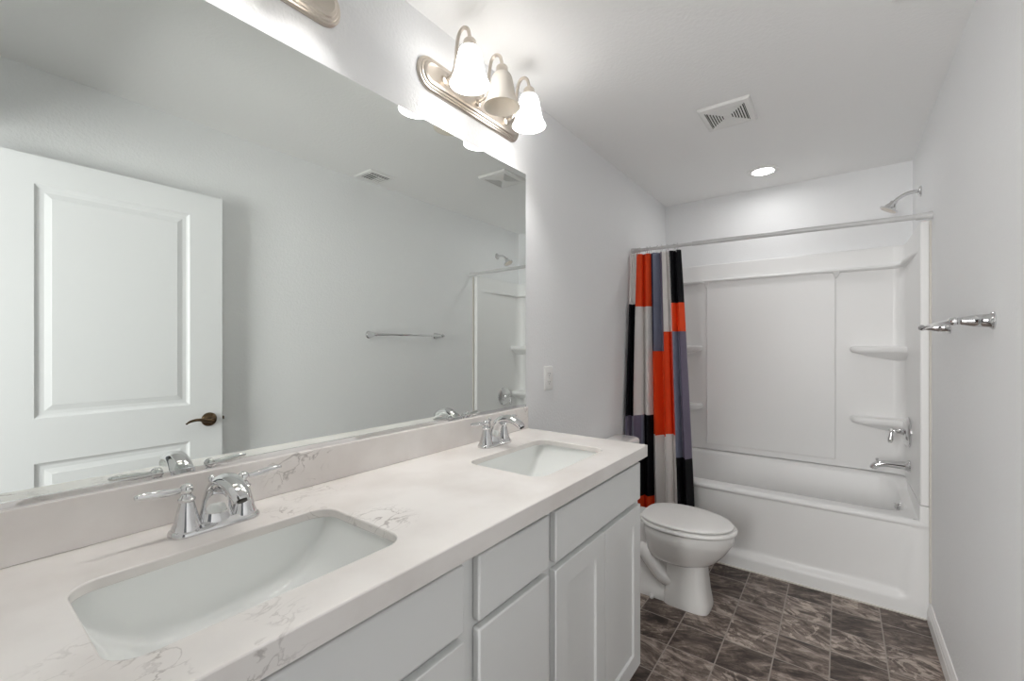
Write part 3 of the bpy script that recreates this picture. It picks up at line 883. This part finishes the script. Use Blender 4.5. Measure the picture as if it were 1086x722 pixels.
loft(b, [egg(0.30, 0.720, 0.168, 0.385), egg(0.295, 0.726, 0.176, 0.383), egg(0.293, 0.728, 0.178, 0.374), egg(0.295, 0.726, 0.176, 0.345), egg(0.300, 0.716, 0.168, 0.325),
         egg(0.305, 0.690, 0.152, 0.285), egg(0.310, 0.655, 0.132, 0.245), egg(0.315, 0.625, 0.112, 0.220), egg(0.33, 0.60, 0.092, 0.205), egg(0.36, 0.56, 0.07, 0.198)])
# front column of the pedestal
loft(b, [sq(0.405, 0.600, 0.080, 0.235), sq(0.408, 0.603, 0.080, 0.17), sq(0.405, 0.612, 0.084, 0.09), sq(0.400, 0.622, 0.091, 0.035), sq(0.398, 0.625, 0.094, 0.012), sq(0.398, 0.624, 0.093, 0.001)])
# foot that runs back to the wall
loft(b, [sq(0.10, 0.50, 0.072, 0.001, e=0.3), sq(0.10, 0.50, 0.072, 0.03, e=0.3), sq(0.11, 0.50, 0.062, 0.045, e=0.3), sq(0.12, 0.50, 0.052, 0.10, e=0.3), sq(0.12, 0.50, 0.050, 0.25, e=0.3)])
# trapway bulging on both sides
for s in (-1, 1):
    tube(b, [(0.46, TYC + s * 0.035, 0.11), (0.38, TYC + s * 0.043, 0.125), (0.32, TYC + s * 0.05, 0.19), (0.27, TYC + s * 0.05, 0.245), (0.20, TYC + s * 0.045, 0.22), (0.17, TYC + s * 0.04, 0.14), (0.16, TYC + s * 0.035, 0.03)],
         [0.042, 0.044, 0.045, 0.046, 0.045, 0.043, 0.042], seg=18, n=6, side=(0, 1, 0))
# rear shelf carrying the tank
loft(b, [sq(0.03, 0.34, 0.105, 0.386, e=0.35), sq(0.03, 0.34, 0.108, 0.375, e=0.35), sq(0.04, 0.34, 0.100, 0.33, e=0.35), sq(0.08, 0.34, 0.07, 0.26, e=0.35)])
bowl = obj('bowl', b, M['porcelain'], t, smooth=50, weld=False)
b = B(); ball(b, (0.33, TYC - 0.083, 0.012), 0.013, 14, 1, 1, 1.1); obj('bolt_cap', b, M['white_plastic'], bowl)
b = B()
loft(b, [egg(0.300, 0.715, 0.162, 0.3850), egg(0.300, 0.718, 0.166, 0.3895), egg(0.286, 0.737, 0.184, 0.3900), egg(0.283, 0.742, 0.188, 0.394), egg(0.283, 0.742, 0.188, 0.400), egg(0.287, 0.737, 0.184, 0.4055), egg(0.30, 0.715, 0.164, 0.4065)])
obj('seat', b, M['white_plastic'], t, smooth=40)
b = B()
loft(b, [egg(0.305, 0.700, 0.150, 0.4060), egg(0.305, 0.704, 0.155, 0.4105), egg(0.290, 0.720, 0.171, 0.4108), egg(0.286, 0.725, 0.175, 0.413), egg(0.285, 0.726, 0.176, 0.418), egg(0.290, 0.719, 0.171, 0.4235), egg(0.31, 0.69, 0.150, 0.4265), egg(0.36, 0.63, 0.10, 0.4285), egg(0.44, 0.55, 0.04, 0.429)])
obj('lid', b, M['white_plastic'], t, smooth=40)
for s in (-1, 1):
    b = B(); box(b, 0.262, 0.300, TYC + s * 0.075 - 0.02, TYC + s * 0.075 + 0.02, 0.404, 0.431); obj('hinge', b, M['white_plastic'], t, bevel=0.006, segs=3)
def tk(x0_, x1_, hw, z, r): return [(p[0], p[1], z) for p in rrect((x0_ + x1_) / 2, TYC, (x1_ - x0_) / 2, hw, r, 8)]
b = B(); loft(b, [tk(0.05, 0.150, 0.145, 0.404, 0.04), tk(0.03, 0.160, 0.168, 0.43, 0.045), tk(0.022, 0.168, 0.174, 0.55, 0.045), tk(0.020, 0.168, 0.176, 0.754, 0.045)])
tank = obj('tank', b, M['porcelain'], t, smooth=50)
b = B(); loft(b, [tk(0.016, 0.174, 0.180, 0.7545, 0.05), tk(0.012, 0.180, 0.186, 0.760, 0.055), tk(0.012, 0.180, 0.186, 0.778, 0.055), tk(0.018, 0.174, 0.18, 0.789, 0.052), tk(0.03, 0.162, 0.168, 0.793, 0.045)])
obj('tank_lid', b, M['porcelain'], t, smooth=50)
b = B(); lathe(b, (0.167, TYC - 0.12, 0.70), (1, 0, 0), [(0.012, 0), (0.012, 0.012), (0.006, 0.016)], 16)
tube(b, [(0.185, TYC - 0.12, 0.70), (0.190, TYC - 0.09, 0.698), (0.190, TYC - 0.05, 0.692)], [0.006, 0.0065, 0.005], seg=12, n=4)
obj('flush_lever', b, M['chrome'], tank)

# ------------------------------------------------------------------ shower rod and curtain
RY = 2.862
ZL, ZR = 1.976, 1.958
def rz(x): return ZL + (ZR - ZL) * x / W
t = thing('curtain_rod', 'straight white tension rod across the front of the bathtub', 'curtain rod', (W / 2, RY, rz(W / 2)))
b = B(); lathe(b, (0.012, RY, rz(0.012)), (W - 0.2, 0, (ZR - ZL)), [(0.0105, 0), (0.0105, 0.40)], 20); obj('inner_tube', b, M['rod'], t)
b = B(); lathe(b, (0.39, RY, rz(0.39)), (W, 0, (ZR - ZL)), [(0.0105, -0.002), (0.0135, 0.0), (0.0135, W - 0.39 - 0.055)], 20); obj('outer_tube', b, M['rod'], t)
for xx, dx in ((0.0005, 1), (W - 0.0005, -1)):
    b = B(); lathe(b, (xx, RY, rz(xx)), (dx, 0, 0), [(0.019, 0), (0.019, 0.012), (0.0165, 0.016), (0.0155, 0.058), (0.014, 0.060)], 24); obj('end_cap', b, M['rod'], t)

cu = thing('shower_curtain', 'red, black, white and purple block-pattern shower curtain bunched to the left', 'shower curtain', (0.18, RY, 0.12))
NC, NR = 150, 130
ZT, ZB = 1.945, 0.125
COLS = (0.0, 0.12, 0.36, 0.62, 0.78, 1.0)
ROWS = (((1.61, 0), (0.885, 2), (0.52, 4), (0.0, 2)),
        ((1.60, 1), (0.885, 0), (0.345, 2), (0.0, 1)),
        ((1.305, 3), (0.762, 1), (0.0, 0)),
        ((1.43, 0), (0.765, 1), (0.0, 0)),
        ((1.605, 2), (1.43, 1), (1.02, 3), (0.63, 4), (0.0, 2)))
def cpos(f, z):
    d = (ZT - z) / (ZT - ZB)                    # 0 at the hem on the rod, 1 at the floor end
    xr = 0.315 + 0.085 * d ** 0.9
    x = 0.014 + (xr - 0.014) * f
    amp = 0.015 + 0.017 * min(1, d * 2.2)
    y = RY + 0.004 - 0.006 * d
    ph = 2 * math.pi * 6.0 * f
    y += amp * math.sin(ph + 0.6 * d) + 0.25 * amp * math.sin(2.3 * ph + 2.0 + 1.2 * d)
    x += 0.0075 * math.sin(2 * ph + 0.8 + 0.5 * d)
    # the wall-side hem swings out towards the room
    k = max(0.0, 1 - f / 0.26)
    y -= (0.075 + 0.10 * min(1, d * 1.8)) * k ** 1.3
    y = min(y, TUBY - 0.012)
    return (max(0.006, x), y, z)
b = B()
grid = [[b.verts.new(cpos(i / NC, ZT + (ZB - ZT) * j / NR)) for j in range(NR + 1)] for i in range(NC + 1)]
def slot_of(f, z):
    c = max(k for k in range(5) if f >= COLS[k])
    m = next((q for lim, q in ROWS[c] if z > lim), ROWS[c][-1][1])
    if c == 2 and m == 3:  # fold shimmer put into the colour: navy and purple strips beside the slate
        if f < 0.41: m = 5
        elif f > 0.565: m = 4
        elif f > 0.50: m = 3
    if c == 0 and m == 4 and f > 0.08: m = 3
    if c == 1 and m == 2 and f < 0.21 and z > 0.62: m = 4 if f < 0.17 else 3
    if c == 4 and m == 3 and f > 0.9: m = 4
    if c == 4 and m == 4 and f < 0.86 and z < 1.03: m = 3
    return m
for i in range(NC):
    for j in range(NR):
        f = b.faces.new((grid[i][j], grid[i + 1][j], grid[i + 1][j + 1], grid[i][j + 1]))
        f.material_index = slot_of((i + 0.5) / NC, ZT + (ZB - ZT) * (j + 0.5) / NR)
cl = obj('curtain_cloth', b, FAB, cu, smooth=80, weld=False)
sm = cl.modifiers.new('cloth_thickness', 'SOLIDIFY'); sm.thickness = 0.0015; sm.offset = 0
for i in range(9):
    f = 0.03 + 0.94 * i / 8
    p = cpos(f, ZT - 0.015)
    z0 = rz(p[0])
    b = B()
    yc = (p[1] + RY) / 2
    pts = []
    for k in range(17):
        a = 2 * math.pi * k / 16
        pts.append((p[0] + 0.002 * math.sin(a), RY + 0.0175 * math.cos(a) + (p[1] - RY) * (0.5 - 0.5 * math.sin(a)), (z0 + 0.0165 + ZT - 0.018) / 2 + (z0 + 0.0165 - ZT + 0.018) / 2 * math.sin(a)))
    tube(b, pts, 0.0016, seg=8, n=2, side=(1, 0, 0))
    obj('hook', b, M['chrome'], cu)

# ------------------------------------------------------------------ shower fittings on the right wall
SY = 3.235
t = thing('wall_shower', 'chrome shower head on a bent arm high on the right wall', 'shower head', (W, SY, 2.176))
b = B(); lathe(b, (W - 0.0005, SY, 2.176), (-1, 0, 0), [(0.030, 0), (0.029, 0.003), (0.020, 0.010), (0.0125, 0.014)], 28); obj('flange', b, M['chrome'], t)
b = B(); tube(b, [(W - 0.004, SY, 2.176), (1.452, SY, 2.178), (1.418, SY, 2.172), (1.388, SY, 2.155), (1.368, SY, 2.136)], 0.0098, seg=16, n=6); obj('arm', b, M['chrome'], t)
b = B(); lathe(b, (1.371, SY, 2.142), (-0.5, 0, -0.866), [(0.011, 0), (0.0165, 0.003), (0.0165, 0.014), (0.019, 0.018), (0.026, 0.030), (0.034, 0.042), (0.044, 0.047), (0.0445, 0.052), (0.040, 0.054)], 32)
hd = obj('spray_head', b, M['chrome'], t)
b = B(); lathe(b, Vector((1.371, SY, 2.142)) + Vector((-0.5, 0, -0.866)) * 0.0535, (-0.5, 0, -0.866), [(0.039, 0), (0.036, 0.0015), (0, 0.002)], 32); obj('spray_face', b, M['nickel'], hd)

VY = 3.285
t = thing('shower_valve', 'round chrome shower valve with hanging lever on the right surround wall', 'shower valve', (1.44, VY, 0.855))
b = B(); lathe(b, (1.4355, VY, 0.855), (-1, -0.05, 0), [(0.084, 0), (0.084, 0.006), (0.078, 0.013), (0.070, 0.015), (0.062, 0.020), (0.032, 0.024)], 48); obj('escutcheon', b, M['chrome'], t)
b = B(); lathe(b, (1.426, VY, 0.855), (-1, 0, 0), [(0.028, 0), (0.026, 0.008), (0.018, 0.020), (0.014, 0.036), (0.012, 0.044), (0.014, 0.048), (0.0125, 0.060), (0.009, 0.066)], 28)
ball(b, (1.362, VY, 0.858), 0.013, 16)
h = obj('handle', b, M['chrome'], t)
b = B(); tube(b, [(1.362, VY, 0.868), (1.361, VY, 0.845), (1.359, VY, 0.825), (1.357, VY, 0.802), (1.355, VY, 0.788), (1.355, VY, 0.784)], [0.008, 0.007, 0.010, 0.013, 0.009, 0.002], seg=16, n=5)
obj('lever', b, M['chrome'], h)

t = thing('tub_spout', 'chrome tub filler spout below the shower valve', 'tub spout', (1.44, VY, 0.664))
b = B(); lathe(b, (1.4395, VY, 0.664), (-1, 0, 0), [(0.034, 0), (0.033, 0.006), (0.027, 0.013), (0.0235, 0.024)], 28)
tube(b, [(1.425, VY, 0.664), (1.39, VY, 0.664), (1.34, VY, 0.663), (1.305, VY, 0.656), (1.285, VY, 0.641), (1.280, VY, 0.628)], [0.024, 0.0215, 0.0185, 0.0175, 0.017, 0.016], seg=20, n=6, wide=1.05)
sp = obj('spout_body', b, M['chrome'], t)
b = B(); lathe(b, (1.298, VY, 0.668), (0, 0, 1), [(0.0045, 0), (0.0045, 0.012), (0.0085, 0.015), (0.0085, 0.019), (0.003, 0.023)], 14); obj('diverter_knob', b, M['chrome'], sp)

# ------------------------------------------------------------------ towel bar
TZ = 1.412
t = thing('towel_bar', 'empty chrome towel bar mounted on the right wall', 'towel bar', (W, 2.13, TZ))
for y in (1.825, 2.445):
    b = B()
    lathe(b, (W - 0.0005, y, TZ), (-1, 0, 0), [(0.026, 0), (0.026, 0.003), (0.0225, 0.006), (0.0195, 0.010), (0.0180, 0.030), (0.0172, 0.040), (0.0145, 0.052), (0.0120, 0.062), (0.0108, 0.068), (0.0108, 0.074)], 28)
    ball(b, (W - 0.083, y, TZ), 0.0125, 18)
    obj('post', b, M['chrome'], t)
b = B(); lathe(b, (W - 0.083, 1.808, TZ), (0, 1, 0), [(0.005, 0), (0.0075, 0.003), (0.0075, 0.651), (0.005, 0.654)], 20); obj('bar', b, M['chrome'], t)
